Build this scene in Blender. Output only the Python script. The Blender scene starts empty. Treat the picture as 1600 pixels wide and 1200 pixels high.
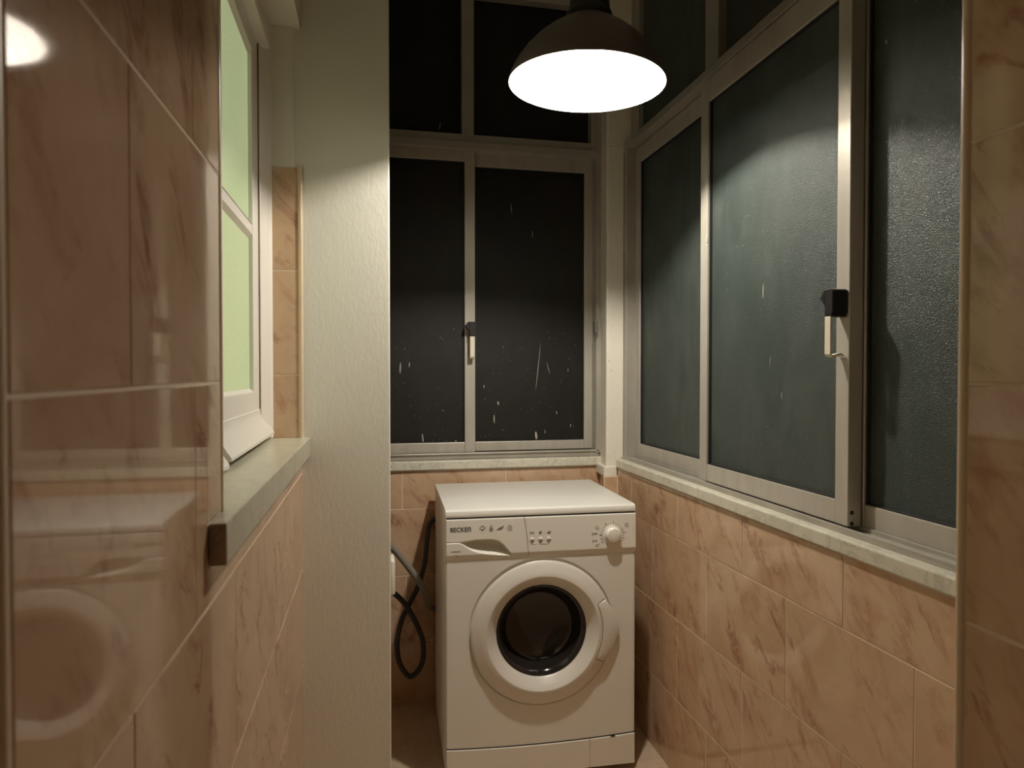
import bpy, bmesh, math, random
from mathutils import Matrix, Vector
random.seed(7)
S = bpy.context.scene
COL = S.collection
PI = math.pi

# ------------------------------------------------------------ camera, world, exposure
cam_d = bpy.data.cameras.new('camera'); cam = bpy.data.objects.new('camera', cam_d); COL.objects.link(cam)
YAW, PITCH = .2075, .0178
cam_d.sensor_width = 36; cam_d.sensor_fit = 'HORIZONTAL'; cam_d.lens = 1060.2/1600*36
cam_d.clip_start = .02; cam_d.clip_end = 50
cam.location = (0, 0, 1.27); cam.rotation_euler = (PI/2-PITCH, 0, -YAW)
cam_d.dof.use_dof = True; cam_d.dof.focus_distance = 2.2; cam_d.dof.aperture_fstop = 7.0
S.camera = cam
w = bpy.data.worlds.new('night'); S.world = w; w.use_nodes = True
w.node_tree.nodes['Background'].inputs[0].default_value = (.010, .013, .018, 1)
w.node_tree.nodes['Background'].inputs[1].default_value = .12
S.view_settings.view_transform = 'Standard'; S.view_settings.look = 'None'
S.view_settings.exposure = 0.0; S.view_settings.gamma = 1.0; S.view_settings.use_curve_mapping = False
S.cycles.use_denoising = True
S.cycles.sample_clamp_indirect = 6.0
S.cycles.caustics_reflective = False; S.cycles.caustics_refractive = False
S.cycles.max_bounces = 10; S.cycles.diffuse_bounces = 6
BULB = 2600.0
BULB_COLOR = (1.0, .925, .82)

# ------------------------------------------------------------ materials
def new_mat(name):
    m = bpy.data.materials.new(name); m.use_nodes = True
    return m, m.node_tree, m.node_tree.nodes['Principled BSDF']
def setp(b, color=None, rough=None, metal=None, spec=None, coat=None, trans=None, ior=None):
    if color is not None: b.inputs['Base Color'].default_value = (*color, 1)
    if rough is not None: b.inputs['Roughness'].default_value = rough
    if metal is not None: b.inputs['Metallic'].default_value = metal
    if spec is not None: b.inputs['Specular IOR Level'].default_value = spec
    if coat is not None: b.inputs['Coat Weight'].default_value = coat; b.inputs['Coat Roughness'].default_value = .08
    if trans is not None: b.inputs['Transmission Weight'].default_value = trans
    if ior is not None: b.inputs['IOR'].default_value = ior
def coords(t, scale=(1, 1, 1), rot=(0, 0, 0), per_object=True):
    n = t.nodes; tc = n.new('ShaderNodeTexCoord'); mp = n.new('ShaderNodeMapping')
    mp.inputs['Scale'].default_value = scale; mp.inputs['Rotation'].default_value = rot
    if per_object:
        oi = n.new('ShaderNodeObjectInfo'); mu = n.new('ShaderNodeMath'); mu.operation = 'MULTIPLY'; mu.inputs[1].default_value = 43.0
        t.links.new(oi.outputs['Random'], mu.inputs[0])
        ad = n.new('ShaderNodeVectorMath'); ad.operation = 'ADD'
        t.links.new(tc.outputs['Object'], ad.inputs[0]); t.links.new(mu.outputs[0], ad.inputs[1])
        t.links.new(ad.outputs[0], mp.inputs['Vector'])
    else: t.links.new(tc.outputs['Object'], mp.inputs['Vector'])
    return mp.outputs[0]
def noise(t, vec, scale, detail=4, rough=.55, dist=0):
    n = t.nodes.new('ShaderNodeTexNoise'); n.inputs['Scale'].default_value = scale
    n.inputs['Detail'].default_value = detail; n.inputs['Roughness'].default_value = rough; n.inputs['Distortion'].default_value = dist
    t.links.new(vec, n.inputs['Vector']); return n.outputs['Fac']
def ramp(t, fac, stops):
    r = t.nodes.new('ShaderNodeValToRGB'); e = r.color_ramp.elements
    while len(e) < len(stops): e.new(.5)
    for k, (p, c) in enumerate(stops):
        e[k].position = p; e[k].color = (*c, 1) if len(c) == 3 else c
    t.links.new(fac, r.inputs['Fac']); return r.outputs['Color']
def mix(t, fac, a, b, mode='MIX'):
    m = t.nodes.new('ShaderNodeMix'); m.data_type = 'RGBA'; m.blend_type = mode
    for s, v in ((m.inputs[0], fac), (m.inputs[6], a), (m.inputs[7], b)):
        if isinstance(v, (float, int)): s.default_value = v
        elif isinstance(v, tuple): s.default_value = (*v, 1)
        else: t.links.new(v, s)
    return m.outputs[2]
def bump(t, b, h, strength, dist=.002):
    n = t.nodes.new('ShaderNodeBump'); n.inputs['Strength'].default_value = strength; n.inputs['Distance'].default_value = dist
    t.links.new(h, n.inputs['Height']); t.links.new(n.outputs[0], b.inputs['Normal']); return n
def plain(name, color, rough=.5, metal=0, spec=.5, coat=None, bumps=None, vary=0, trans=None, ior=None):
    m, t, b = new_mat(name); setp(b, color, rough, metal, spec, coat, trans, ior)
    if bumps or vary:
        v = coords(t)
        if vary:
            f = noise(t, v, 9, 5)
            t.links.new(ramp(t, f, [(.3, tuple(c*(1-vary) for c in color)), (.7, tuple(min(1, c*(1+vary)) for c in color))]), b.inputs['Base Color'])
        if bumps:
            s, st, d = bumps; bump(t, b, noise(t, v, s, 3), st, d)
    return m

def tile_mat():
    m, t, b = new_mat('salmon_marble_tile'); setp(b, rough=.055, spec=.5)
    v = coords(t, (1, 1, 1))
    base = ramp(t, noise(t, v, 6.5, 5, .6, .6), [(.25, (.49, .325, .20)), (.5, (.56, .39, .25)), (.75, (.625, .45, .305))])
    r1 = coords(t, (1, 1, 1), (0, 0, math.radians(52)))
    mp = t.nodes.new('ShaderNodeMapping'); mp.inputs['Scale'].default_value = (.72, 1.55, 1); t.links.new(r1, mp.inputs['Vector'])
    v2 = mp.outputs[0]
    cl = noise(t, v2, 8, 6, .68, .5)
    c1 = mix(t, ramp(t, cl, [(.53, (0, 0, 0)), (.70, (.7, .7, .7))]), base, (.41, .222, .122))
    vn = noise(t, v2, 6.0, 8, .66, .7)
    vein = ramp(t, vn, [(.455, (0, 0, 0)), (.495, (1, 1, 1)), (.505, (1, 1, 1)), (.545, (0, 0, 0))])
    msk = ramp(t, noise(t, v2, 9, 4, .6), [(.50, (0, 0, 0)), (.66, (.8, .8, .8))])
    fac = mix(t, 1.0, vein, msk, 'MULTIPLY')
    c2 = mix(t, fac, c1, (.28, .118, .058))
    t.links.new(c2, b.inputs['Base Color'])
    bump(t, b, noise(t, coords(t, (1, .35, 1)), 16, 2), .025, .004)
    return m
TILE = tile_mat()
GROUT = plain('cream_grout', (.80, .68, .53), .8)
TRIM = plain('cream_plastic_trim', (.66, .53, .37), .35, vary=.06)

def plaster_mat(name, color, strength, stretch=.45):
    m, t, b = new_mat(name); setp(b, color, .62, spec=.35)
    v = coords(t, (1, 1, stretch), per_object=False)
    f1 = noise(t, v, 120, 3, .6); f2 = noise(t, v, 42, 4, .6, .6)
    mx = t.nodes.new('ShaderNodeMath'); mx.operation = 'ADD'
    t.links.new(f1, mx.inputs[0]); t.links.new(f2, mx.inputs[1])
    bump(t, b, mx.outputs[0], strength, .004)
    f3 = noise(t, v, 3.5, 3)
    t.links.new(ramp(t, f3, [(.3, tuple(c*.95 for c in color)), (.7, color)]), b.inputs['Base Color'])
    return m
PLASTER = plaster_mat('cream_textured_paint', (.75, .73, .645), .15)
SMOOTH = plaster_mat('cream_smooth_paint', (.82, .79, .70), .1)
def chipped_mat():
    m, t, b = new_mat('chipped_white_paint'); setp(b, rough=.5)
    v = coords(t, per_object=False)
    f = noise(t, v, 60, 5, .7)
    t.links.new(ramp(t, f, [(.30, (.34, .29, .22)), (.34, (.72, .68, .58)), (.8, (.76, .72, .62))]), b.inputs['Base Color'])
    bump(t, b, noise(t, v, 45, 4), .35, .003); return m
CHIPPED = chipped_mat()
def marble_mat(name, c0, c1, cv, rough):
    m, t, b = new_mat(name); setp(b, rough=rough)
    v = coords(t, (1, 1, 1))
    base = ramp(t, noise(t, v, 6, 6, .65, 1.0), [(.3, c0), (.7, c1)])
    vn = noise(t, v, 7, 6, .6, 2.5)
    vein = ramp(t, vn, [(.47, (0, 0, 0)), (.5, (.55, .55, .55)), (.53, (0, 0, 0))])
    t.links.new(mix(t, vein, base, cv), b.inputs['Base Color']); return m
SILL = marble_mat('pale_marble', (.55, .53, .43), (.66, .63, .52), (.33, .32, .26), .3)
STONE = marble_mat('green_grey_stone', (.42, .405, .31), (.53, .505, .39), (.32, .30, .22), .28)
DARK_BROWN = marble_mat('dark_brown_mottle', (.20, .14, .09), (.28, .20, .13), (.12, .08, .05), .5)  # dark brown, for the sill end face and the sash gap strip
def alu_mat():
    m, t, b = new_mat('anodised_aluminium'); setp(b, (.50, .47, .405), .36, metal=.35, spec=.4)
    v = coords(t, (1, 1, .15)); f = noise(t, v, 26, 4)
    t.links.new(ramp(t, f, [(.3, (.46, .43, .365)), (.7, (.535, .505, .44))]), b.inputs['Base Color']); return m
ALU = alu_mat()
ALU_DARK = plain('anodised_aluminium_track', (.40, .375, .32), .42, metal=.35, vary=.1)
BLACK = plain('black_plastic', (.012, .011, .011), .35)
GASKET = plain('black_gasket', (.012, .011, .010), .6)
CHROME = plain('dull_steel', (.30, .28, .25), .35, metal=.8)
LEVER = plain('cream_lever_enamel', (.66, .61, .49), .35)
def frosted(name, col, dust, dust_amt, rough, bumpst, spec):
    m, t, b = new_mat(name); setp(b, col, rough, spec=spec, trans=.25, ior=1.5)
    v = coords(t, per_object=False)
    vs = coords(t, (1, 1.3, .45), per_object=False)
    big = noise(t, coords(t, (1, 1, .8), per_object=False), 3.2, 4, .6, .8)
    st = noise(t, vs, 7, 5, .6, 1.6)
    mul = t.nodes.new('ShaderNodeMath'); mul.operation = 'MULTIPLY'
    t.links.new(big, mul.inputs[0]); t.links.new(st, mul.inputs[1])
    f = ramp(t, mul.outputs[0], [(.18, (0, 0, 0)), (.42, (dust_amt,)*3)])
    t.links.new(mix(t, f, col, dust), b.inputs['Base Color'])
    bump(t, b, noise(t, v, 430, 1, .5), bumpst, .002)
    return m
GLASS_R = frosted('frosted_green_night_glass', (.052, .070, .062), (.13, .145, .130), .5, .36, 1.0, .36)
GLASS_B = frosted('frosted_brown_night_glass', (.013, .0115, .009), (.026, .023, .017), .45, .48, .5, .22)
SPLAT = plain('dried_paint_specks', (.42, .39, .33), .7)
def lit_glass():
    m, t, b = new_mat('lit_green_frosted_glass'); setp(b, (.22, .27, .16), .3)
    v = coords(t, per_object=False)
    f = noise(t, v, 130, 2, .6); f2 = noise(t, v, 3, 2)
    e = mix(t, .35, ramp(t, f, [(.3, (.37, .43, .23)), (.6, (.42, .475, .265)), (.70, (.62, .67, .47))]),
            ramp(t, f2, [(.3, (.33, .41, .215)), (.7, (.45, .485, .23))]))
    t.links.new(e, b.inputs['Emission Color']); b.inputs['Emission Strength'].default_value = .72
    bump(t, b, f, .3, .002); return m
GLASS_K = lit_glass()
WOODWHITE = plain('white_gloss_window_paint', (.80, .775, .71), .32, bumps=(28, .12, .003))
FLOORM = marble_mat('beige_floor_stone', (.52, .40, .28), (.60, .475, .34), (.40, .29, .19), .3)
ENAMEL = plain('white_enamel', (.77, .75, .685), .36)
PLASTIC = plain('white_plastic', (.78, .75, .675), .36)
PLASTIC_RING = plain('pearl_grey_plastic', (.72, .69, .625), .33)
INK = plain('grey_print', (.10, .085, .07), .6)
INK_LIGHT = plain('pale_grey_print', (.30, .265, .21), .6)
INK_DARK = plain('dark_print', (.05, .04, .033), .6)
RUBBER = plain('grey_rubber', (.03, .026, .023), .45)
DRUM = plain('steel_drum', (.11, .10, .088), .32, metal=.9)
def door_glass():
    m, t, b = new_mat('smoked_door_glass'); setp(b, (.24, .20, .18), .04, trans=.92, ior=1.45); return m
DOORGLASS = door_glass()
SHADE = plain('brown_black_shade_enamel', (.13, .105, .100), .5)
SHADE_IN = plain('white_shade_lining', (.68, .665, .63), .5)
def bulb_mat():
    m, t, b = new_mat('lit_bulb'); setp(b, (1, 1, 1), .4)
    b.inputs['Emission Color'].default_value = (*BULB_COLOR, 1); b.inputs['Emission Strength'].default_value = BULB; return m
BULBM = bulb_mat()
HOSE_GREY = plain('grey_hose_rubber', (.22, .205, .17), .5)
HOSE_BLACK = plain('black_hose_rubber', (.03, .03, .03), .5)

# ------------------------------------------------------------ helpers
def link(name, me, material=None, parent=None, loc=None):
    o = bpy.data.objects.new(name, me); COL.objects.link(o)
    if material is not None: me.materials.append(material)
    if parent is not None: o.parent = parent
    if loc is not None: o.location = loc
    return o
def tag(o, label, cat=None, group=None, kind=None):
    o['label'] = label
    if cat: o['category'] = cat
    if group: o['group'] = group
    if kind: o['kind'] = kind
    return o
def empty(name, loc=(0, 0, 0), rz=0, parent=None):
    o = bpy.data.objects.new(name, None); COL.objects.link(o); o.location = loc; o.rotation_euler = (0, 0, rz)
    o.empty_display_size = .05
    if parent is not None: o.parent = parent
    return o
class MB:
    def __init__(s): s.bm = bmesh.new()
    def box(s, x0, x1, y0, y1, z0, z1):
        v = [s.bm.verts.new(p) for p in ((x0,y0,z0),(x1,y0,z0),(x1,y1,z0),(x0,y1,z0),(x0,y0,z1),(x1,y0,z1),(x1,y1,z1),(x0,y1,z1))]
        for f in ((0,3,2,1),(4,5,6,7),(0,1,5,4),(1,2,6,5),(2,3,7,6),(3,0,4,7)): s.bm.faces.new([v[k] for k in f])
        return s
    def prism(s, pts, z0, z1):     # pts counter-clockwise in the xy plane
        a = [s.bm.verts.new((x, y, z0)) for x, y in pts]; b = [s.bm.verts.new((x, y, z1)) for x, y in pts]
        n = len(pts); s.bm.faces.new(a[::-1]); s.bm.faces.new(b)
        for k in range(n): s.bm.faces.new((a[k], a[(k+1) % n], b[(k+1) % n], b[k]))
        return s
    def prism_y(s, pts, y0, y1):   # pts in the xz plane
        a = [s.bm.verts.new((x, y0, z)) for x, z in pts]; b = [s.bm.verts.new((x, y1, z)) for x, z in pts]
        n = len(pts); s.bm.faces.new(a); s.bm.faces.new(b[::-1])
        for k in range(n): s.bm.faces.new((a[k], b[k], b[(k+1) % n], a[(k+1) % n]))
        return s
    def lathe(s, prof, n=48, close=False):      # (r, h) about local z
        rings = []
        for r, h in prof:
            if r < 1e-6: rings.append([s.bm.verts.new((0, 0, h))])
            else: rings.append([s.bm.verts.new((r*math.cos(2*PI*k/n), r*math.sin(2*PI*k/n), h)) for k in range(n)])
        prs = list(zip(rings, rings[1:]))
        if close: prs.append((rings[-1], rings[0]))
        for a, b in prs:
            for k in range(n):
                k2 = (k+1) % n
                if len(a) == 1 and len(b) == 1: continue
                if len(a) == 1: s.bm.faces.new((a[0], b[k2], b[k]))
                elif len(b) == 1: s.bm.faces.new((a[k], a[k2], b[0]))
                else: s.bm.faces.new((a[k], a[k2], b[k2], b[k]))
        return s
    def bevel(s, w, seg=2, angle=.6):
        s.bm.normal_update()
        e = [e for e in s.bm.edges if len(e.link_faces) == 2 and e.calc_face_angle(0) > angle]
        bmesh.ops.bevel(s.bm, geom=e, offset=w, segments=seg, affect='EDGES', profile=.5, clamp_overlap=True)
        return s
    def xf(s, M): bmesh.ops.transform(s.bm, matrix=M, verts=s.bm.verts); return s
    def build(s, name, material, parent=None, smooth=False, loc=None, angle=.7):
        bmesh.ops.recalc_face_normals(s.bm, faces=s.bm.faces)
        me = bpy.data.meshes.new(name); s.bm.to_mesh(me); s.bm.free()
        if smooth:
            for p in me.polygons: p.use_smooth = True
            me.set_sharp_from_angle(angle=angle)
        return link(name, me, material, parent, loc)
def B(name, material, parent, boxes, bev=.0015, seg=2, loc=None):
    m = MB()
    for b in boxes: m.box(*b)
    if bev: m.bevel(bev, seg)
    return m.build(name, material, parent, loc=loc)
def catmull(pts, n=10):
    P = [Vector(p) for p in pts]; P = [2*P[0]-P[1]] + P + [2*P[-1]-P[-2]]; out = []
    for i in range(1, len(P)-2):
        for k in range(n):
            t = k/n
            out.append(.5*((2*P[i])+(P[i+1]-P[i-1])*t+(2*P[i-1]-5*P[i]+4*P[i+1]-P[i+2])*t*t+(3*P[i]-P[i-1]-3*P[i+1]+P[i+2])*t**3))
    out.append(P[-2]); return out
def tube(pts, r, n=14, wob=0, m=None):
    m = m or MB(); pts = [Vector(p) for p in pts]; rings = []; up = Vector((0.13, 1, .21)).normalized()
    for i, p in enumerate(pts):
        d = (pts[min(i+1, len(pts)-1)]-pts[max(i-1, 0)]).normalized()
        a = d.cross(up).normalized(); b = d.cross(a).normalized(); up = -b if b.dot(up) < 0 else b
        rr = r*(1+wob*(1 if i % 2 else -1))
        rings.append([m.bm.verts.new(p+rr*(math.cos(2*PI*k/n)*a+math.sin(2*PI*k/n)*up)) for k in range(n)])
    for A, Bq in zip(rings, rings[1:]):
        for k in range(n): m.bm.faces.new((A[k], A[(k+1) % n], Bq[(k+1) % n], Bq[k]))
    m.bm.faces.new(rings[0][::-1]); m.bm.faces.new(rings[-1]); return m

# tiles: each tile a mesh object of its own, sharing data between equal sizes
TT = .0010
_tiles = {}
def tile_mesh(wd, ht):
    key = (round(wd, 4), round(ht, 4))
    if key not in _tiles:
        i = .0009; d = .0004
        vs = [(0,0,0),(wd,0,0),(wd,ht,0),(0,ht,0),(0,0,TT-d),(wd,0,TT-d),(wd,ht,TT-d),(0,ht,TT-d),(i,i,TT),(wd-i,i,TT),(wd-i,ht-i,TT),(i,ht-i,TT)]
        fs = [(0,1,5,4),(1,2,6,5),(2,3,7,6),(3,0,4,7),(4,5,9,8),(5,6,10,9),(6,7,11,10),(7,4,8,11),(8,9,10,11),(3,2,1,0)]
        me = bpy.data.meshes.new('tile'); me.from_pydata(vs, [], fs); me.materials.append(TILE); _tiles[key] = me
    return _tiles[key]
def lay(parent, origin, U, u0, u1, rows, first, step, gap=.003):
    """rows: (z0, z1, joint offset); tiles between u0 and u1 along the horizontal direction U, faces proud of the plane."""
    U = Vector(U).normalized(); V = Vector((0, 0, 1)); N = U.cross(V)
    O = Vector(origin)
    for z0, z1, j in rows:
        cuts = [u0]; k = math.floor((u0-j)/step)+1
        while j+k*step < u1-.012:
            if j+k*step > u0+.012: cuts.append(j+k*step)
            k += 1
        cuts.append(u1)
        for a, b in zip(cuts, cuts[1:]):
            a2 = a+gap/2; wd = b-a-gap; ht = z1-z0-gap
            if wd < .004 or ht < .004: continue
            p = O+U*a2+V*(z0+gap/2)
            tw = random.uniform(-.0012, .0012)
            o = bpy.data.objects.new('tile', tile_mesh(wd, ht)); COL.objects.link(o); o.parent = parent
            M = Matrix((( U.x, V.x, N.x, p.x), (U.y, V.y, N.y, p.y), (U.z, V.z, N.z, p.z), (0, 0, 0, 1)))
            o.matrix_local = M @ Matrix.Rotation(tw, 4, 'Y')
ROW = [.7503+.2534*k for k in range(9)]      # horizontal joints above the sill line
CEIL = 2.85

# ------------------------------------------------------------ room shell
fl = B('floor', FLOORM, None, [(-.5, 1.3, -1.2, 2.8, -.06, 0)], 0); tag(fl, 'plain beige stone floor of the narrow laundry balcony', kind='structure')
ce = B('ceiling', SMOOTH, None, [(-.5, 1.3, -1.2, 2.8, CEIL, CEIL+.06)], 0); tag(ce, 'cream painted ceiling over the laundry balcony', kind='structure')

# left wall, almost parallel to the view
LX, LS = -.184, .006
def lx(y): return LX+LS*y
Y0, YR, YP = .395, .899, 1.857         # near end, near reveal edge, pilaster front
ZS0, ZS1, ZH = 1.049, 1.098, 2.165     # stone sill, reveal head
m = MB(); back = -.50
e = .0010
m.prism([(back, Y0), (lx(Y0)-e, Y0), (lx(YR)-e, YR), (back, YR)], 0, CEIL)
m.prism([(back, YR), (lx(YR)-e, YR), (lx(YP)-e, YP), (back, YP)], 0, ZS0)
m.prism([(back, YR), (lx(YR)-e, YR), (lx(YP)-e, YP), (back, YP)], ZH, CEIL)
wl = m.build('wall_left', GROUT); tag(wl, 'left wall of glossy salmon marble tiles around the white window', kind='structure')
R0 = [(.0, .2435, .767), (.2435, .4969, .576), (.4969, ROW[0], .767), (ROW[0], ROW[1], .576)]
ul = Vector((LS, 1, 0)).normalized()
lay(wl, (LX-e, 0, 0), ul, Y0, YP, R0, 0, .394)
lay(wl, (LX-e, 0, 0), Vector((LS, 1, 0)), .8165, YP, [(ROW[1], ZS0, 1.161)], 0, .394)
R1 = [(ROW[k], min(ROW[k+1], CEIL), (.576, .767)[k % 2]) for k in range(2, 8)]
lay(wl, (LX-e, 0, 0), ul, Y0, YR-.010, R1, 0, .394, .0035)
lay(wl, (LX-e, 0, 0), ul, Y0, .8185, [(ROW[1], ROW[2], .767)], 0, .394, .0032)
lay(wl, (LX-e, 0, 0), ul, .8165, YR-.010, [(ZS1-.001, ROW[2], 9)], 0, 9, .0030)
# plaster above the head and the part of the wall nearer than the tiles
B('plaster_band', SMOOTH, wl, [(back, lx(1.4)+.003, YR+.001, YP, ZH-.003, CEIL)], 0)
B('plaster_return', SMOOTH, wl, [(back, lx(0)-.006, -1.2, Y0-.004, 0, CEIL)], 0)

# pilaster
m = MB(); m.prism([(-.5, YP), (.0554, YP), (.0584, 2.14), (-.5, 2.14)], 0, CEIL)
wp = m.bevel(.004, 2).build('wall_pilaster', PLASTER); tag(wp, 'cream rough plaster pilaster between the white window and the washing machine', kind='structure')
# tiled strip on the reveal's far jamb
mj = B('jamb_backing', GROUT, wp, [(-.262, lx(YP)-.004, YP-.0065, YP-.0005, ZS1, 1.80)], 0)
lay(mj, (0, YP-.0065, 0), (1, 0, 0), -.262, lx(YP)-.006, [(ZS1, 1.262, 5), (1.262, 1.534, 5), (1.534, 1.80, 5)], 0, 9)
m = MB(); m.prism([(-.262, YP-.0005), (-.262, YP-.0060), (-.196, YP-.0060), (-.190, YP-.0045), (-.187, YP-.0005)], 1.801, ZH-.004)
m.build('jamb_plaster', SMOOTH, wp, smooth=True)
def corner_trim(name, x, y, z0, z1, r, label, material=TRIM):
    m = MB(); n = 12
    pts = [(x+r*math.cos(2*PI*k/n), y+r*math.sin(2*PI*k/n)) for k in range(n)]
    m.prism(pts, z0, z1); o = m.build(name, material, None, smooth=True); tag(o, label, kind='structure'); return o
corner_trim('trim_1', lx(YP)-.001, YP-.0055, ZS1, 1.803, .0058, 'cream edge trim beside the tiled jamb of the white window')
corner_trim('trim_2', lx(YR)-.0045, YR-.004, ZS1, CEIL, .0060, 'cream edge trim where the near left tiles meet the window recess')
corner_trim('trim_3', lx(Y0)-.0055, Y0-.0045, 0, CEIL, .006, 'cream edge trim on the left wall at the picture edge')

# back wall and corner column
YB = 2.59
wb = B('wall_back', GROUT, None, [(-.5, .915, YB+e, 2.74, 0, .895)], 0); tag(wb, 'back wall with salmon marble tiles below the dark window', kind='structure')
B('plaster_band', SMOOTH, wb, [(-.5, 1.2, 2.60, 2.74, 2.765, CEIL)], 0)
B('plaster_side', SMOOTH, wb, [(-.5, -.165, 2.60, 2.74, .93, 2.765)], 0)
RB = [(0, .2435, .32), (.2435, .4969, .135), (.4969, ROW[0], .32), (ROW[0], .894, .122)]
lay(wb, (0, YB+e, 0), (1, 0, 0), -.184, .9055, RB, 0, .4)
cw = B('wall_rear', TILE, None, [(-.5, -.184, 2.14, YB+.15, 0, CEIL)], 0); tag(cw, 'short tile-coloured left wall hidden behind the pilaster', kind='structure')  # unseen; tile colour chosen here to lower the bounce light
m = MB()
m.prism([(.912, 2.74), (.912, 2.602), (.897, 2.495), (.901, 2.489), (.966, 2.486), (.966, 2.74)], .870, 2.14)
m.prism([(.912, 2.74), (.912, 2.602), (.897, 2.495), (.901, 2.489), (.997, 2.486), (.997, 2.74)], 2.14, CEIL)
m.prism([(.890, 2.60), (.884, 2.484), (.888, 2.478), (.936, 2.476), (.936, 2.60)], .868, .905)
co = m.bevel(.003, 2).build('wall_corner', CHIPPED); tag(co, 'chipped white painted corner post between the two night windows', kind='structure')
cb = MB(); cb.prism([(.9055, 2.74), (.9055, 2.60), (.8815, 2.4716), (1.05, 2.4716), (1.05, 2.74)], 0, .868)
cb = cb.build('post_backing', GROUT, co)
lay(cb, (0, 2.4716, 0), (1, 0, 0), .8825, .9365, [(0, .2435, 5), (.2435, .4969, 5), (.4969, ROW[0], 5), (ROW[0], .868, 5)], 0, 9)
v = Vector((.8815-.9055, 2.4716-2.60, 0))
lay(cb, (.9055, 2.60, 0), v, .008, v.length-.004, [(0, .2435, 5), (.2435, .4969, 5), (.4969, ROW[0], 5), (ROW[0], .868, 5)], 0, 9)

# right wall, the near pier
XR, XP = .937, .62
wr = B('wall_right', GROUT, None, [(XR+e, 1.12, .60, 2.471, 0, .9005)], 0); tag(wr, 'right wall with salmon marble tiles below the long window', kind='structure')
B('plaster_band', SMOOTH, wr, [(.965, 1.12, .60, 2.486, 2.765, CEIL)], 0)
RR = [(0, .2435, 1.013), (.2435, .4969, 1.198), (.4969, ROW[0], 1.013), (ROW[0], .900, 1.198)]
lay(wr, (XR+e, 0, 0), (0, -1, 0), -2.470, -.60, [(a, b, -j) for a, b, j in RR], 0, .377)
pier = B('wall_pier', GROUT, None, [(XP+e, 1.12, -1.2, .612, 0, CEIL)], 0); tag(pier, 'salmon marble tiled pier at the right edge of the view', kind='structure')
lay(pier, (XP+e, 0, 0), (0, -1, 0), -.604, .9, [(0, .2435, -.24), (.2435, .4969, -.43), (.4969, ROW[0], -.24)] + [(ROW[k], min(ROW[k+1], CEIL), (-.43, -.24)[k % 2]) for k in range(8)], 0, .377, .0035)
corner_trim('trim_4', XP+.0065, .610, 0, CEIL, .0088, 'tall cream edge trim between right window and near tiled pier')
wf = B('wall_front', SMOOTH, None, [(-.5, XP, -.81, -.75, 0, CEIL)], 0); tag(wf, 'cream painted wall added unseen behind the camera to bounce light', kind='structure')  # unseen wall, added close behind the camera for bounce light

# ------------------------------------------------------------ window on the back wall
def sash_x(name, x0, x1, z0, z1, px0, px1, pz0, pz1, y0, y1, parent, glass):
    """sliding sash in a wall facing -y"""
    f = B(name, ALU, parent, [(x0, px0, y0, y1, z0, z1), (px1, x1, y0, y1, z0, z1), (px0, px1, y0+.001, y1, z0, pz0), (px0, px1, y0+.001, y1, pz1, z1)], .0015)
    ym = (y0+y1)/2
    B('pane', glass, f, [(px0-.004, px1+.004, ym+.002, ym+.006, pz0-.004, pz1+.004)], 0)
    B('gasket', GASKET, f, [(px0-.001, px0+.004, ym-.006, ym+.002, pz0, pz1), (px1-.004, px1+.001, ym-.006, ym+.002, pz0, pz1), (px0, px1, ym-.006, ym+.002, pz0-.001, pz0+.003), (px0, px1, ym-.006, ym+.002, pz1-.003, pz1+.001)], 0)
    return f
w1 = empty('window_1', (0, 0, 0)); tag(w1, 'dark aluminium sliding window on the back wall above the washing machine', kind='structure')
B('frame', ALU_DARK, w1, [(-.16, .908, 2.606, 2.70, .932, .953), (-.16, .908, 2.600, 2.612, .950, .957), (.893, .921, 2.600, 2.70, .945, 2.765),
   (-.165, -.14, 2.602, 2.70, .932, 2.765), (-.16, .905, 2.602, 2.70, 2.127, 2.156), (-.16, .905, 2.614, 2.70, 2.154, 2.187),
   (.352, .400, 2.612, 2.69, 2.18, 2.73), (.873, .905, 2.610, 2.70, 2.15, 2.765), (-.16, .905, 2.612, 2.70, 2.722, 2.765)], .0018)
for a, b in ((-.15, .354), (.398, .876)):
    pn = B('upper_pane', GLASS_B, w1, [(a, b, 2.650, 2.655, 2.18, 2.73)], 0)
sl = sash_x('sash', -.13, .404, .957, 2.128, -.09, .364, .996, 2.084, 2.618, 2.646, w1, GLASS_B)
sr = sash_x('sash', .372, .902, .957, 2.128, .41, .860, .993, 2.078, 2.652, 2.680, w1, GLASS_B)
def lever_handle(sash, M, label_block='black plastic lock block', label_lever='cream bent lever'):
    m = MB(); m.prism_y([(-.012, -.028), (.008, -.028), (.014, -.018), (.014, .026), (.010, .030), (-.012, .030)], -.036, 0)
    m.prism_y([(-.029, .013), (-.011, -.008), (-.011, .030), (-.016, .030)], -.035, -.012)
    m.bevel(.0015, 1).xf(M); o = m.build('lock_block', BLACK, sash); o['label'] = label_block
    m = MB(); m.box(-.010, .007, -.036, -.031, -.105, -.024)
    # hooked tip going back to the stile
    pts = [(-.0335, -.105), (-.031, -.1085), (-.025, -.110), (-.018, -.106), (-.010, -.104), (-.003, -.108)]
    for (y0, z0), (y1, z1) in zip(pts, pts[1:]):
        a = [m.bm.verts.new(p) for p in ((-.010, y0, z0-.002), (.007, y0, z0-.002), (.007, y1, z1-.002), (-.010, y1, z1-.002))]
        b = [m.bm.verts.new(p) for p in ((-.010, y0, z0+.002), (.007, y0, z0+.002), (.007, y1, z1+.002), (-.010, y1, z1+.002))]
        m.bm.faces.new(a); m.bm.faces.new(b[::-1])
        for k in range(4): m.bm.faces.new((a[k], b[k], b[(k+1) % 4], a[(k+1) % 4]))
    m.xf(M); o = m.build('lever', LEVER, sash); o['label'] = label_lever
lever_handle(sl, Matrix.Translation((.3895, 2.618, 1.4325)))
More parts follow.
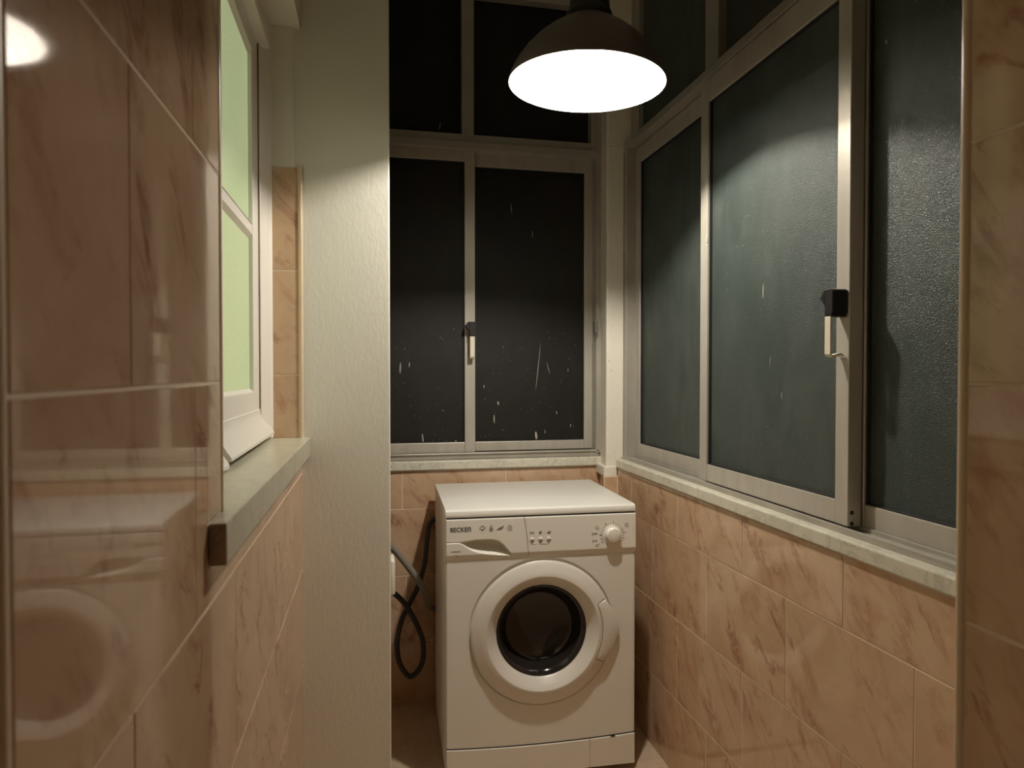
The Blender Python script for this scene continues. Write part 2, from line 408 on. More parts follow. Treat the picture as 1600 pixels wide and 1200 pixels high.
m = MB(); m.box(.879, .891, 2.574, 2.602, 1.424, 1.474).bevel(.003, 2); m.box(.882, .888, 2.582, 2.602, 1.412, 1.426)
o = m.build('latch_catch', CHROME, w1); o['label'] = 'small dull metal catch on the right jamb'
B('sill_slab', SILL, w1, [(-.16, .9145, 2.578, 2.612, .897, .931)], .003)
def specks(parent, place, items, rnd, material=SPLAT):
    """dried drips: thin raised flecks on the pane; place(u, v) -> point, with axes"""
    m = MB()
    for (u, v2, wd, ht, lean) in items + rnd:
        n = 8
        a = []; b = []
        for k in range(n):
            du = wd/2*math.cos(2*PI*k/n); dv = ht/2*math.sin(2*PI*k/n)
            a.append(m.bm.verts.new(place(u+du+lean*dv, v2+dv, .0)))
            b.append(m.bm.verts.new(place(u+du*.7+lean*dv*.8, v2+dv*.8, .0007)))
        m.bm.faces.new(b)
        for k in range(n): m.bm.faces.new((a[k], a[(k+1) % n], b[(k+1) % n], b[k]))
    o = m.build('paint_splatter', material, parent); o['kind'] = 'stuff'; return o
rg = random.Random(3)
def rnd_specks(n, u0, u1, v0, v1, s=.0022):
    return [(rg.uniform(u0, u1), v0+(v1-v0)*rg.random()**1.5, s*rg.uniform(.5, 1), s*rg.uniform(.6, 2.6), rg.uniform(-.1, .1)) for _ in range(n)]
specks(sl, lambda u, v, d: (u, 2.6339-d, v), [(.1168, 1.2853, .005, .044, .05), (.1511, 1.2977, .004, .020, .05), (.2021, 1.01, .005, .045, -.1), (.28, 1.12, .004, .005, 0), (.33, 1.00, .008, .006, 0)], rnd_specks(30, .09, .355, 1.0, 1.45))
specks(sr, lambda u, v, d: (u, 2.6679-d, v), [(.5592, 1.9225, .0035, .040, -.06), (.6457, 1.8245, .0035, .030, -.05), (.4474, 1.212, .004, .014, 0), (.6618, 1.012, .009, .034, -.1),
  (.4886, 1.0818, .005, .036, 0), (.7474, 1.104, .004, .013, 0), (.807, 1.051, .0035, .014, 0), (.6992, 1.0268, .003, .016, 0), (.7959, 1.278, .003, .014, 0), (.67, 1.29, .0022, .20, .107), (.505, 1.145, .007, .016, -.2), (.712, 1.285, .002, .05, -.3)],
  rnd_specks(55, .415, .85, 1.0, 1.46))
for o in w1.children:
    if o.name.startswith('upper_pane'):
        if o.data.vertices[0].co.x < .2: specks(o, lambda u, v, d: (u, 2.6499-d, v), [(.2722, 2.2228, .004, .032, .08)], [])
        break

# ------------------------------------------------------------ window on the right wall
def sash_y(name, y0, y1, z0, z1, py0, py1, pz0, pz1, x0, x1, parent, glass):
    f = B(name, ALU, parent, [(x0, x1, y0, py0, z0, z1), (x0, x1, py1, y1, z0, z1), (x0+.001, x1, py0, py1, z0, pz0), (x0+.001, x1, py0, py1, pz1, z1)], .0015)
    xm = (x0+x1)/2-.004
    B('pane', glass, f, [(xm+.002, xm+.006, py0-.004, py1+.004, pz0-.004, pz1+.004)], 0)
    B('gasket', GASKET, f, [(xm-.006, xm+.002, py0-.001, py0+.004, pz0, pz1), (xm-.006, xm+.002, py1-.004, py1+.001, pz0, pz1), (xm-.006, xm+.002, py0, py1, pz0-.001, pz0+.003), (xm-.006, xm+.002, py0, py1, pz1-.003, pz1+.001)], 0)
    return f
w2 = empty('window_2', (0, 0, 0)); tag(w2, 'long aluminium sliding window with greenish frosted panes on the right wall', kind='structure')
B('frame', ALU_DARK, w2, [(.957, 1.06, .60, 2.484, .934, .941), (.957, .963, .60, 2.46, .939, .949), (.9965, 1.0, .60, 2.46, .939, .950), (.965, 1.06, 2.455, 2.484, .938, 2.15),
   (.963, 1.06, .60, 2.486, 2.124, 2.150), (.994, 1.06, 2.412, 2.484, 2.15, 2.765), (.985, 1.06, 1.803, 1.880, 2.148, 2.73), (.985, 1.06, .60, 2.42, 2.722, 2.765), (.985, 1.06, .60, .64, 2.15, 2.73)], .0018)
for a, b in ((.62, 1.806), (1.877, 2.415)):
    B('upper_pane', GLASS_R, w2, [(1.012, 1.017, a, b, 2.146, 2.73)], 0)
s1 = sash_y('sash', 1.223, 1.865, .950, 2.121, 1.2625, 1.823, .9995, 2.054, .965, .9975, w2, GLASS_R)
s2 = sash_y('sash', 1.850, 2.457, .947, 2.121, 1.892, 2.415, .998, 2.06, 1.001, 1.032, w2, GLASS_R)
s3 = sash_y('sash', .62, 1.262, .947, 2.121, .66, 1.2215, .995, 2.06, 1.001, 1.032, w2, GLASS_R)
lever_handle(s1, Matrix.Translation((.965, 1.2405, 1.4115)) @ Matrix.Rotation(-PI/2, 4, 'Z'))
for z in (.979, .956):
    m = MB(); m.lathe([(0, .0006), (.0042, .0006), (.0048, 0), (.0048, -.004), (0, -.004)], 14); m.xf(Matrix.Translation((.9755, 1.223, z)) @ Matrix.Rotation(PI/2, 4, 'X'))
    m.build('screw_hole', GASKET, s1)
ss = B('sill_slab', SILL, w2, [(.930, .962, .60, 2.474, .9012, .9345)], .004)
specks(s1, lambda u, v, d: (.9789-d, u, v), [(1.5569, 1.4745, .0035, .040, 0), (1.4749, 1.2125, .004, .018, 0), (1.5241, 1.2955, .002, .03, 0), (1.735, 1.50, .004, .004, 0), (1.62, 1.75, .003, .003, 0)], rnd_specks(35, 1.28, 1.80, 1.05, 1.9, .0018))
specks(s3, lambda u, v, d: (1.0139-d, u, v), [(1.185, 1.93, .006, .012, .2), (1.11, 1.97, .003, .004, .2)], rnd_specks(45, .90, 1.20, 1.1, 1.85, .0016))
m = MB()
for (y, z, s) in ((1.8275, 1.665, .006), (1.826, 1.653, .007), (1.8275, 1.64, .004)):
    m.box(.9635, .966, y-s/2, y+s/2, z-s, z+s)
o = m.bevel(.001, 1).build('paint_splatter', SPLAT, s1); o['kind'] = 'stuff'

# ------------------------------------------------------------ kitchen window in the left recess
XW = -.2475
w3 = empty('window_3', (0, 0, 0)); tag(w3, 'white wooden casement with lit green frosted glass in the left wall', kind='structure')
m = MB()      # moulded casing: outer bead, cove, step
m.prism([(-.33, YP-.002), (XW+.004, YP-.002), (XW+.004, YP-.010), (XW-.001, YP-.014), (XW-.003, YP-.030), (XW-.007, YP-.050), (XW-.0125, YP-.066), (XW-.0135, YP-.080), (-.33, YP-.080)][::-1], ZS1, ZH)
m.box(-.33, XW-.012, YR+.001, .98, ZS1, ZH); m.box(-.33, XW-.012, YR+.001, YP-.002, 2.098, ZH)
m.box(XW-.03, XW+.006, YR+.001, YP-.055, 2.078, 2.108)
m.bevel(.002, 1).build('casing', WOODWHITE, w3, smooth=True, angle=.5)
B('recess_back', SMOOTH, w3, [(-.34, -.33, YR, YP, ZS1, ZH)], 0)
def casement(y0, y1, wy0, wy1, dz):
    xs = -.2665; g0, g1 = y0+.07, y1-.078
    f = B('sash', WOODWHITE, w3, [(-.305, xs, y0, g0, 1.112, 2.09), (-.305, xs, g1, y1, 1.112, 2.09), (-.305, xs, g0, g1, 1.112, 1.222), (-.305, xs, g0, g1, 2.026, 2.09), (-.303, xs-.002, g0, g1, 1.592, 1.617)], .002)
    # sloped putty beads
    m = MB()
    for z, s in ((1.222, 1), (2.026, -1), (1.617, 1), (1.592, -1)):
        m.prism_y([(xs, z), (xs-.012, z), (xs-.012, z+s*.010)], g0, g1)
    m.build('putty_bead', WOODWHITE, f)
    for a, b in ((1.215, 1.597), (1.612, 2.03)): B('pane', GLASS_K, f, [(-.2805, -.2765, g0-.005, g1+.005, a, b)], 0)
    # weather board: concave drip moulding along the bottom rail
    prof = [(xs-.002, dz+1.180), (xs+.002, dz+1.177)]
    for k in range(9):
        t = k/8; prof.append((xs+.002+.0225*t**1.7, dz+1.172-.053*t))
    prof += [(xs+.0265, dz+1.116), (xs+.0265, dz+1.110), (xs+.021, dz+1.108), (xs-.002, dz+1.112)]
    m = MB(); m.prism_y(prof[::-1], wy0, wy1); m.build('weather_board', WOODWHITE, f)
    return f
casement(1.285, 1.774, 1.282, 1.838, 0); casement(.985, 1.27, .985, 1.262, -.008)
B('sash_gap_shade', DARK_BROWN, w3, [(-.30, -.2636, 1.7745, 1.7768, 1.112, 2.098)], 0)  # solid dark strip, its colour stands in for shade between sash and casing
m = MB()
sx = lambda y: lx(y)+.020
m.prism([(-.335, 1.512), (-.335, YP-.001), (sx(YP), YP-.001), (sx(1.512), 1.512)][::-1], ZS0, ZS1); m.bevel(.002, 2)
m.build('sill_slab', STONE, w3)
m = MB(); m.prism([(-.335, YR+.001), (-.335, 1.510), (sx(1.510), 1.510), (sx(.82), .82), (lx(.82)+.0005, .82), (lx(YR)+.0005, YR+.001)][::-1], ZS0, ZS1); m.bevel(.002, 2)
o = m.build('sill_slab', STONE, w3)
m = MB(); m.box(lx(.82)+.001, sx(.82)-.001, .8190, .8202, ZS0+.001, ZS1-.001)
o = m.build('sill_end_face', DARK_BROWN, w3); o['label'] = 'dark brown end of the stone sill'

# ------------------------------------------------------------ washing machine
wm = empty('washing_machine', (.2256, 2.0406, 0), -.0303)
tag(wm, 'white front loading washing machine with round porthole door below the back window', 'washing machine')
W, D = .60, .497
DC = (.2985, .4635)      # door centre
# cabinet: pressed side panels in plan
left = [(.0, .012)]; yv = .035
while yv < .44:
    left += [(.0, yv), (.0055, yv+.004), (.0055, yv+.010), (.0, yv+.014)]; yv += .034
left += [(.0, D-.006)]
right = [(W-x, y) for x, y in left]
m = MB(); pts = left[::-1] + [(.0, .001)] + [(W, .001)] + right + [(W-.006, D), (.006, D)]
# sides, back, top and bottom; the front panel closes it
a = [m.bm.verts.new((x, y, .020)) for x, y in pts]; b = [m.bm.verts.new((x, y, .826)) for x, y in pts]
n = len(pts); fi = len(left)
for k in range(n):
    if k == fi: continue     # open front
    m.bm.faces.new((a[k], a[(k+1) % n], b[(k+1) % n], b[k]))
m.bm.faces.new(a[::-1]); m.bm.faces.new(b)
m.build('cabinet', ENAMEL, wm)
# front panel with the round opening
m = MB(); R = .168; x0, x1, z0, z1 = .0, W, .030, .701
angs = sorted(set([2*PI*k/72 for k in range(72)] + [math.atan2(zz-DC[1], xx-DC[0]) % (2*PI) for xx in (x0, x1) for zz in (z0, z1)]))
def edge_pt(t):
    c, s = math.cos(t), math.sin(t); k = 9
    if c > 1e-9: k = min(k, (x1-DC[0])/c)
    if c < -1e-9: k = min(k, (x0-DC[0])/c)
    if s > 1e-9: k = min(k, (z1-DC[1])/s)
    if s < -1e-9: k = min(k, (z0-DC[1])/s)
    return DC[0]+k*c, DC[1]+k*s
rings = []
def ring(fn, y): rings.append([m.bm.verts.new((fn(t)[0], y, fn(t)[1])) for t in angs])
circ = lambda r: (lambda t: (DC[0]+r*math.cos(t), DC[1]+r*math.sin(t)))
ring(edge_pt, .010)
def inset(t):
    x, z = edge_pt(t); return min(max(x, x0+.004), x1-.004), z
ring(edge_pt, .003); ring(inset, .0); ring(circ(.232), .0); ring(circ(.226), .004); ring(circ(R), .004); ring(circ(R-.003), .008); ring(circ(R-.003), .03)
for A, Bq in zip(rings, rings[1:]):
    for k in range(len(angs)): k2 = (k+1) % len(angs); m.bm.faces.new((A[k], A[k2], Bq[k2], Bq[k]))
m.build('front_panel', ENAMEL, wm, smooth=True, angle=.4)
# drum and door seal
TD = Matrix.Translation((DC[0], 0, DC[1])) @ Matrix.Rotation(PI/2, 4, 'X')   # local z -> towards the room
m = MB(); m.lathe([(.164, -.03), (.150, -.04), (.142, -.055), (.150, -.07), (.158, -.085), (.150, -.095), (.158, -.10)], 48); m.xf(TD); m.build('door_seal', RUBBER, wm, smooth=True)
m = MB(); m.lathe([(.157, -.10), (.215, -.115), (.218, -.36), (.0, -.375)], 48); m.xf(TD); dr = m.build('drum', DRUM, wm, smooth=True)
for k in range(3):
    t = .5+2*PI*k/3; m = MB(); m.prism([(-.03, 0), (.03, 0), (.012, -.05), (-.012, -.05)], -.34, -.13)
    m.xf(TD @ Matrix.Rotation(t, 4, 'Z') @ Matrix.Translation((0, .216, 0))); m.bevel(.004, 1); m.build('drum_lifter', DRUM, dr)
# door
door = MB(); door.lathe([(.1436, -.012), (.160, -.006), (.166, .0), (.214, .0), (.2218, .003), (.2238, .0065), (.2215, .0092), (.213, .0125), (.197, .0182), (.1845, .0228), (.1775, .0230), (.172, .0200), (.160, .0090), (.149, -.0020), (.1450, -.0060), (.1436, -.008)], 96, close=True)
door.xf(TD); dn = door.build('door', PLASTIC_RING, wm, smooth=True, angle=.5)
m = MB(); m.lathe([(.1430, -.0075), (.139, -.0065), (.133, -.010), (.123, -.028), (.112, -.055), (.098, -.066), (.05, -.071), (0, -.072), (0, -.077), (.05, -.076), (.101, -.071), (.117, -.058), (.128, -.03), (.138, -.012), (.1430, -.0105)], 72); m.xf(TD)
o = m.build('door_glass', DOORGLASS, dn, smooth=True); o['label'] = 'dark glass bowl of the porthole'
def pol(r, deg): return (r*math.cos(math.radians(deg)), r*math.sin(math.radians(deg)))
outer = [pol(.2195, 24.5), pol(.2260, 18), pol(.2345, 11), (.2435, .020), (.2455, .002), (.2425, -.018), pol(.234, -13), pol(.2260, -21), pol(.2195, -27.5)]
inner = [pol(.191, d) for d in (-28, -22, -15, -8, 0, 8, 15, 20, 24.5)]
m = MB(); pts = outer[::-1] + inner[::-1]
pts = outer + inner
bt = [m.bm.verts.new((x, z, .004)) for x, z in pts]
tp = []
for x, z in pts:
    r = math.hypot(x, z); h = .0232-.0075*max(0, (r-.191)/.05)-.002*abs(z)/.1
    tp.append(m.bm.verts.new((x, z, h)))
n = len(pts); m.bm.faces.new(bt)
no = len(outer)
for k in range(n): m.bm.faces.new((bt[k], bt[(k+1) % n], tp[(k+1) % n], tp[k]))
for k in range(no-1): m.bm.faces.new((tp[k], tp[k+1], tp[n-2-k], tp[n-1-k]))
m.bevel(.0022, 2, .7).xf(TD); o = m.build('door_handle', PLASTIC_RING, dn, smooth=True, angle=.6)
m = MB(); inn = [pol(.1898, d) for d in (-28.5, -20, -10, 0, 10, 20, 25)]; q = [pol(.2205, -28.5)] + inn + [pol(.2205, 25.5)]
tube([(x, z, .0206 - .0108*max(0, (math.hypot(x, z)-.1898)/.0307)) for x, z in q], .0009, 6, m=m); m.xf(TD); m.build('handle_gap', GASKET, dn)
# lid
m = MB(); zt = .851
prof = [(-.002, .8275), (-.002, .838), (.0005, .8455), (.006, .8495), (.015, zt), (D, zt), (D, .8275)]
a = [m.bm.verts.new((-.0015, y, z)) for y, z in prof]; b = [m.bm.verts.new((W+.0015, y, z)) for y, z in prof]; n = len(prof)
m.bm.faces.new(a); m.bm.faces.new(b[::-1])
for k in range(n): m.bm.faces.new((a[k], b[k], b[(k+1) % n], a[(k+1) % n]))
m.bevel(.0015, 2, .9); m.build('lid', ENAMEL, wm, smooth=True, angle=.5)
# detergent drawer and control panel as relief fronts
ZT, ZB = .8235, .6985
def P(z):     # how far the fascia stands out from the cabinet
    p = .0045+.0025*(ZT-z)/(ZT-.715)
    if z < .7150: p = .0010+(.0070-.0010)*max(0, (z-ZB)/(.7150-ZB))**.8
    if z > ZT-.004: p -= .003*(1-math.sqrt(max(0, 1-((z-ZT+.004)/.004)**2)))
    return p
def split(z):
    t = (ZT-z)/(ZT-ZB); return .2400+.0125*math.sin(min(1, t*1.05)*PI/2)
def lerp_tab(tab, x):
    for (a, va), (b2, vb) in zip(tab, tab[1:]):
        if a <= x <= b2: return va+(vb-va)*(x-a)/(b2-a)
    return None
TOPC = [(.036, .7535), (.055, .7570), (.08, .7600), (.105, .7612), (.13, .7607), (.148, .7585), (.162, .753), (.176, .7425), (.188, .729), (.197, .716), (.2035, .7068)]
BOTC = [(.036, .7525), (.05, .7465), (.065, .735), (.08, .7265), (.10, .7195), (.125, .7140), (.15, .7105), (.175, .7085), (.19, .7072), (.2035, .7060)]
def recess(u, z):
    d = 0
    tp, bt = lerp_tab(TOPC, u), lerp_tab(BOTC, u)
    if tp is not None and bt < z < tp:
        full = min(.042, 1.1*(tp-bt)+.002); t = (z-bt)/max(1e-5, tp-bt)
        lip = .46
        if t < lip: d = full*(t/lip)
        else: d = full
        rim = tp-z
        if rim < .0045: d = full*.16*(rim/.0045)          # soft bevel along the upper edge
    if u < .05 and abs(z-.7532) < .0022: d = max(d, .0028*(1-abs(z-.7532)/.0022))
    return d
def fascia(name, ul, ur, nu, nz, rec, material):
    m = MB(); g = []
    for j in range(nz+1):
        z = ZB+(ZT-ZB)*j/nz; row = []
        for i in range(nu+1):
            a, b2 = ul(z), ur(z); u = a+(b2-a)*i/nu
            ef = min(u-a, b2-u); p = P(z)-(.0012*(1-ef/.0012) if ef < .0012 else 0)
            row.append(m.bm.verts.new((u, -p+(rec(u, z) if rec else 0), z)))
        g.append(row)
    for j in range(nz):
        for i in range(nu): m.bm.faces.new((g[j][i], g[j][i+1], g[j+1][i+1], g[j+1][i]))
    bnd = g[0] + [g[j][-1] for j in range(1, nz+1)] + g[-1][-2::-1] + [g[j][0] for j in range(nz-1, 0, -1)]
    bk = [m.bm.verts.new((v.co.x, -.0002, v.co.z)) for v in bnd]; n = len(bnd)
    for k in range(n): m.bm.faces.new((bnd[k], bk[k], bk[(k+1) % n], bnd[(k+1) % n]))
    return m.build(name, material, wm, smooth=True, angle=.55)
drw = fascia('detergent_drawer', lambda z: .0, lambda z: split(z)-.0008, 190, 96, recess, PLASTIC)
drw['label'] = 'drawer front with a scooped grip'
cp = fascia('control_panel', lambda z: split(z)+.0008, lambda z: W+.001, 60, 60, None, PLASTIC)
B('seam_strip', GASKET, wm, [(.002, W-.002, -.002, .002, .8230, .8280)], 0)
def letters(txt, u, z, size, parent, material, bold=0, sx=1.0):
    c = bpy.data.curves.new('lettering', 'FONT'); c.body = txt; c.size = size; c.extrude = .00025; c.offset = bold; c.resolution_u = 3
    tmp = bpy.data.objects.new('lettering', c); COL.objects.link(tmp)
    me = bpy.data.meshes.new_from_object(tmp.evaluated_get(bpy.context.evaluated_depsgraph_get()))
    bpy.data.objects.remove(tmp); me.materials.clear()
    o = link('lettering', me, material, parent)
    o.location = (u, -P(z+size*.35)-.0002, z); o.rotation_euler = (PI/2, 0, 0); o.scale = (sx, 1, 1); return o
def strokes(parent, lines, wd, material, name='symbol'):
    m = MB()
    for pts, closed in lines:
        pts = [Vector(p) for p in pts]; n = len(pts)
        for k in range(n if closed else n-1):
            a, b2 = pts[k], pts[(k+1) % n]; d = (b2-a); L = d.length
            if L < 1e-7: continue
            d /= L; nn = Vector((-d.y, d.x))*wd/2; a2 = a-d*wd*.35; b3 = b2+d*wd*.35
            q = [a2-nn, b3-nn, b3+nn, a2+nn]
            f = [m.bm.verts.new((p.x, -P(p.y)-.0007, p.y)) for p in q]; bk = [m.bm.verts.new((p.x, -P(p.y)+.0002, p.y)) for p in q]
            m.bm.faces.new(f)
            for i in range(4): m.bm.faces.new((f[i], bk[i], bk[(i+1) % 4], f[(i+1) % 4]))
    return m.build(name, material, parent)
def dots(parent, items, material, name='dot'):
    m = MB()
    for u, z, r in items:
        f = [m.bm.verts.new((u+r*math.cos(2*PI*k/10), -P(z)-.0007, z+r*math.sin(2*PI*k/10))) for k in range(10)]
        bk = [m.bm.verts.new((v.co.x, -P(z)+.0002, v.co.z)) for v in f]
        m.bm.faces.new(f)
        for i in range(10): m.bm.faces.new((f[i], bk[i], bk[(i+1) % 10], f[(i+1) % 10]))
    return m.build(name, material, parent)
def arc(u, z, r, a0, a1, n=12, sy=1.0): return [(u+r*math.cos(math.radians(a0+(a1-a0)*k/n)), z+sy*r*math.sin(math.radians(a0+(a1-a0)*k/n))) for k in range(n+1)]
# brand lettering: last letter is an arch shaped capital N
letters('BECKE', .0118, .7855, .0195, drw, INK_DARK, .00035, .92)
strokes(drw, [([(.0665, .7860), (.0665, .7945)] + arc(.0702, .7945, .0037, 180, 20, 8) + [(.0738, .7930), (.0738, .7860)], False)], .0026, INK_DARK, 'lettering')
letters('WM25-05', .0135, .7235, .0072, drw, INK, .0, 1.0); letters('7 kg', .0245, .7125, .0066, drw, INK, .0, 1.0)
# cotton, flask, feather and wool symbols
u, z = .1105, .7935
strokes(drw, [(arc(u-.0045, z+.0005, .0037, 100, 300, 8) + arc(u+.0045, z+.0005, .0037, 240, 440, 8) + arc(u, z+.0035, .0042, 30, 150, 6), True), ([(u, z-.0025), (u, z-.0075)], False), ([(u-.002, z-.006), (u+.002, z-.006)], False)], .0011, INK)
u = .1375
strokes(drw, [(arc(u, z+.004, .0033, 0, 180, 8) + [(u-.0035, z), (u-.0056, z-.0045)] + arc(u-.0035, z-.0062, .0022, 160, 270, 4) + arc(u+.0035, z-.0062, .0022, -90, 20, 4) + [(u+.0056, z-.0045), (u+.0035, z)], True), (arc(u, z-.004, .0022, 0, 360, 8), False), ([(u-.002, z+.002), (u+.001, z-.002)], False)], .0011, INK)
u = .1655
strokes(drw, [([(u-.0115, z-.0055), (u-.006, z-.003), (u, z+.001), (u+.006, z+.002), (u+.010, z+.0065), (u+.0075, z), (u+.0035, z-.004), (u-.001, z-.0065), (u-.006, z-.0045)], True), ([(u-.006, z-.004), (u+.004, z)], False)], .0011, INK)
u = .1955
strokes(drw, [(arc(u-.0005, z+.0025, .0058, 0, 180, 10, .75) + [(u-.0075, z-.003)] + arc(u-.0035, z-.0055, .003, 180, 270, 4) + arc(u+.0035, z-.0055, .003, -90, 0, 4) + [(u+.0065, z-.001)], True), (arc(u, z-.0015, .0035, 0, 360, 10), False)], .0010, INK_LIGHT)
# push buttons with indicator dots
for k, u in enumerate((.2648, .2910, .3175)):
    z = .7535
    m = MB(); m.lathe([(.0062, -.001), (.0062, .0012), (.0050, .0026), (.0025, .0032), (0, .0034)], 20)
    m.xf(Matrix.Translation((u, -P(z), z)) @ Matrix.Rotation(PI/2, 4, 'X')); b1 = m.build('push_button', PLASTIC, cp, smooth=True)
    m = MB(); m.lathe([(.0019, .0028), (.0016, .0044), (0, .0046)], 10); m.xf(Matrix.Translation((u, -P(z), z-.0008)) @ Matrix.Rotation(PI/2, 4, 'X')); m.build('indicator_dot', INK_DARK, b1)
    strokes(cp, [(arc(u, z-.0008, .0074, 200, 340, 8), False)], .0008, INK)
z = .7735
strokes(cp, [([(.2592, z-.003), (.2592, z+.003), (.2622, z+.003), (.2638, z), (.2622, z-.003)], True), ([(.2660, z-.003), (.2660, z+.003)], False), ([(.2685, z-.003), (.2685, z+.003)], False), ([(.2705, z-.003), (.2705, z+.003)], False)], .0009, INK)
strokes(cp, [(arc(.2905, z, .0036, 0, 360, 10, .8), False), ([(.2885, z-.004), (.2925, z+.004)], False), ([(.2900, z-.003), (.2945, z+.003)], False)], .0010, INK)
strokes(cp, [([(.3125, z-.003), (.3235, z-.003), (.3235, z+.003), (.3180, z+.003), (.3165, z), (.3140, z)], True), ([(.3150, z-.001), (.3215, z-.001)], False)], .0009, INK)
z = .7395
strokes(cp, [([(.2645, z+.002), (.2655, z-.001), (.2685, z-.001)], False), ([(.272, z-.001), (.2785, z-.001)], False), ([(.2885, z+.002), (.2885, z-.0025)], False), ([(.2885, z), (.292, z+.0015)], False), ([(.2935, z-.001), (.310, z-.001)], False), ([(.314, z-.001), (.3175, z-.001), (.3175, z+.002)], False)], .0008, INK_LIGHT)
# programme dial
uk, zk = .5235, .7578
TK = Matrix.Translation((uk, -P(zk), zk)) @ Matrix.Rotation(PI/2, 4, 'X')
m = MB(); m.lathe([(.0300, -.001), (.0300, .0010), (.0288, .0016), (.0288, .0006), (.0278, .0016), (.0255, .0020), (.020, .002)], 56); m.xf(TK); m.build('dial_bezel', PLASTIC, cp, smooth=True, angle=.4)
m = MB(); m.lathe([(.0245, .001), (.0243, .009), (.0232, .0142), (.0205, .0172), (.015, .0186), (0, .0190)], 56); m.xf(TK); m.build('dial', PLASTIC, cp, smooth=True, angle=.5)
tk = []
for k in range(22):
    a = 232-k*13.2
    if a < -50: break
    L = .0075 if a in () else (.0085 if k in (11, 17, 19) else .0042 if k % 3 else .0030)
    c, s = math.cos(math.radians(a)), math.sin(math.radians(a))
    tk.append(([(uk+.0335*c, zk+.0335*s), (uk+(.0335+L)*c, zk+(.0335+L)*s)], False))
strokes(cp, tk, .0011, INK, 'dial_marks')
for it in ([(uk-.0400, zk-.001, .0021), (uk-.0215, zk+.0335, .0022), (uk-.0535, zk+.0045, .0026), (uk-.0535, zk-.0180, .0026), (uk-.0370, zk-.013, .0016), (uk-.0340, zk-.0235, .0017)]): dots(cp, [it], INK_DARK)
for ic in ([(arc(uk-.0500, zk+.0235, .0050, 0, 360, 10, .9), False)],
   [(arc(uk+.0470, zk+.0290, .0055, 0, 360, 12), False), ([(uk+.0470, zk+.0235), (uk+.0470, zk+.0265)], False)],
   [(arc(uk-.0640, zk+.0045, .0032, 0, 360, 8), False), ([(uk-.0605, zk+.0045), (uk-.0575, zk+.0055)], False)],
   [(arc(uk-.0630, zk-.0180, .0035, 0, 360, 8, .8), False)],
   [([(uk-.0560, zk-.0315), (uk-.0490, zk-.0290), (uk-.0425, zk-.0265)], False), ([(uk-.0555, zk-.0345), (uk-.0470, zk-.0345), (uk-.0450, zk-.0300)], False)]):
    strokes(cp, ic, .0011, INK_LIGHT)
# plinth with its flap
def ztop(u): return .1195-.0095*math.sin(PI*min(1, max(0, u/W)))**.8
for nm, ua, ub in (('kick_panel', .0, .4518), ('kick_flap', .4526, W)):
    m = MB(); nn = 24; us = [ua+(ub-ua)*k/nn for k in range(nn+1)]
    m.prism_y([(us[0], .022)] + [(us[-1], .022)] + [(u2, ztop(u2)) for u2 in us[::-1]], -.0045, .0095); m.bevel(.0016, 1, .9)
    m.build(nm, PLASTIC, wm)
m = MB(); us = [W*k/40 for k in range(41)]
m.prism_y([(u2, ztop(u2)+.0006) for u2 in us] + [(u2, ztop(u2)+.0032) for u2 in us[::-1]], -.0012, .002); m.build('kick_seam', GASKET, wm)
B('flap_slot', GASKET, wm, [(.520, .534, -.0052, .002, .1135, .1175)], 0)
for u in (.05, W-.05):
    for v in (.05, D-.05):
        m = MB(); m.lathe([(0, 0), (.02, 0), (.022, .004), (.022, .012), (.010, .014), (.010, .021), (0, .021)], 20); m.build('foot', GASKET, wm, smooth=True, loc=(u, v, 0))

# ------------------------------------------------------------ hoses and outlet behind the pilaster
hg = catmull([(.0, 2.33, .70), (.035, 2.335, .700), (.064, 2.34, .681), (.095, 2.345, .646), (.145, 2.35, .577), (.186, 2.37, .5075), (.204, 2.44, .445), (.214, 2.52, .40), (.232, 2.562, .375), (.29, 2.566, .36)], 12)
o = tube(hg, .0118, 16).build('drain_hose', HOSE_GREY, None, smooth=True); tag(o, 'thick grey hose slanting down beside the washing machine', 'hose')
hb = catmull([(.02, 2.42, .515), (.0748, 2.42, .4928), (.1105, 2.42, .4608), (.1373, 2.425, .42), (.171, 2.43, .3487), (.1867, 2.43, .2899), (.180, 2.43, .2212), (.1410, 2.435, .1792), (.105, 2.44, .2233), (.094, 2.445, .2979), (.1102, 2.45, .3763), (.1373, 2.455, .4314), (.1714, 2.46, .4978), (.1950, 2.47, .5762), (.208, 2.52, .65), (.225, 2.565, .70), (.27, 2.57, .72)], 12)
o = tube(hb, .0095, 14).build('inlet_hose', HOSE_BLACK, None, smooth=True); tag(o, 'black hose hanging in a loop beside the washing machine', 'hose')
m = MB(); m.box(.0588, .0728, 2.015, 2.095, .612, .715).bevel(.006, 3); o = m.build('socket_box', PLASTIC, None, smooth=True); tag(o, 'white wall box peeking out behind the plaster pilaster above the hoses', 'outlet')

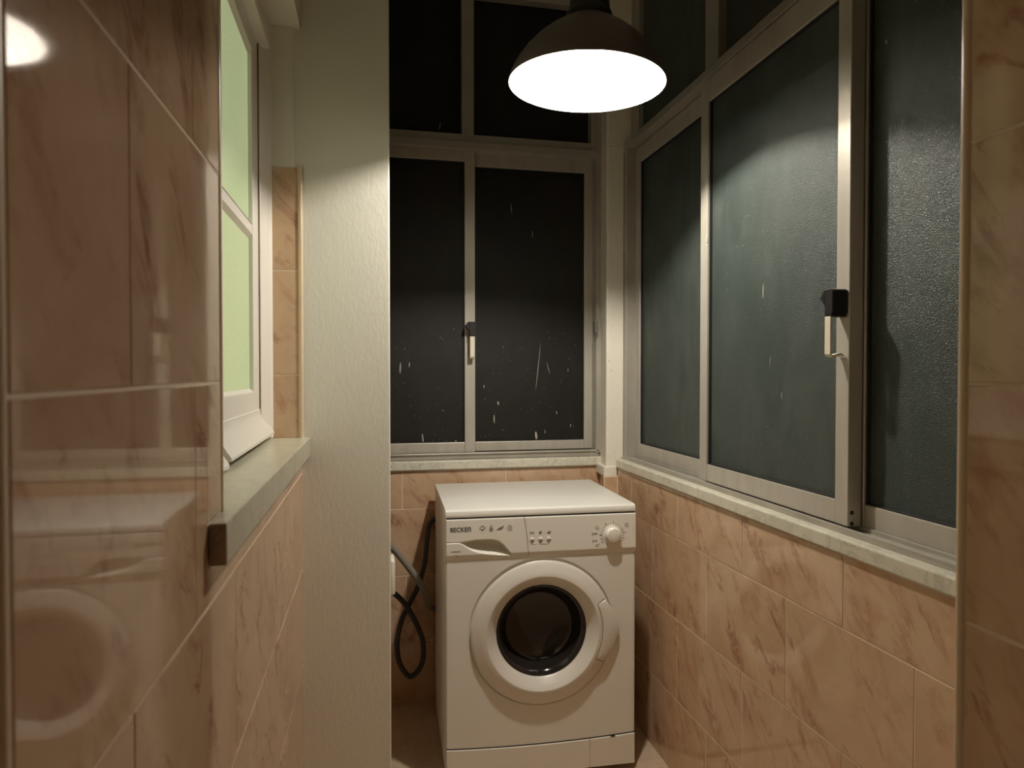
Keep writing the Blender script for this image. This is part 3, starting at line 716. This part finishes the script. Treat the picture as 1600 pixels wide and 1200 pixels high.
# ------------------------------------------------------------ pendant lamp
lamp = empty('pendant_lamp', (.524, 1.6022, 1.974)); tag(lamp, 'black metal pendant lamp with lit white bell shade over the washing machine', 'lamp')
lamp.rotation_mode = 'QUATERNION'; lamp.rotation_quaternion = Vector((0, 0, 1)).rotation_difference(Vector((.026, -.032, 1)).normalized())
prof = [(.1925, 0), (.1915, .006), (.1865, .020), (.1745, .044), (.1555, .072), (.1315, .098), (.1040, .121), (.0775, .139), (.0560, .152), (.0470, .156)]
outp = prof; inp = [(max(.02, r-.0018), h-.0006) for r, h in prof]
m = MB(); m.lathe(outp, 80); m.lathe([(.1925, 0), (.1908, 0)], 80); m.build('shade', SHADE, lamp, smooth=True)
m = MB(); m.lathe([(.1909, .0002)] + inp[1:] + [(0, .1554)], 80); m.build('shade_lining', SHADE_IN, lamp, smooth=True)
m = MB(); m.lathe([(0, .157), (.0475, .1565), (.0580, .1515), (.0585, .160), (.0545, .170), (.0500, .178), (.0478, .205), (.0450, .262), (.042, .270), (.012, .276), (.008, .300), (0, .300)], 48); m.build('socket_cap', BLACK, lamp, smooth=True, angle=.5)
bv = Vector((.0120, .0385, .0960))      # bulb slightly off the axis in its holder
m = MB(); base = Vector((.004, .012, .154)); ax = (base-bv).normalized()
m.lathe([(0, -.0105), (.012, -.0095), (.020, -.0062), (.0240, -.001), (.0245, .0035), (.0235, .0035)], 24)
m.xf(Matrix.Translation(bv) @ Vector((0, 0, 1)).rotation_difference(ax).to_matrix().to_4x4()); m.build('bulb', BULBM, lamp, smooth=True)
m = MB(); m.lathe([(.0240, .0036), (.0225, .009), (.0165, .022), (.0130, .031), (0, .031)], 24)
m.xf(Matrix.Translation(bv) @ Vector((0, 0, 1)).rotation_difference(ax).to_matrix().to_4x4()); m.build('bulb_body', PLASTIC, lamp, smooth=True)
m = MB(); tube([bv+ax*.030, base], .0125, 14, m=m); m.build('lamp_holder', PLASTIC, lamp, smooth=True)
M = lamp.rotation_quaternion.to_matrix().to_4x4().inverted(); topw = Vector((0, 0, CEIL-1.974-.03))
pt = M @ topw
m = MB(); tube([(0, 0, .298), pt], .0035, 10, m=m); m.build('cord', BLACK, lamp, smooth=True)
m = MB(); m.lathe([(0, 0), (.012, 0), (.045, .012), (.05, .0295), (0, .0295)], 32); m.xf(M @ Matrix.Translation(topw)); m.build('ceiling_rose', BLACK, lamp, smooth=True, angle=.5)
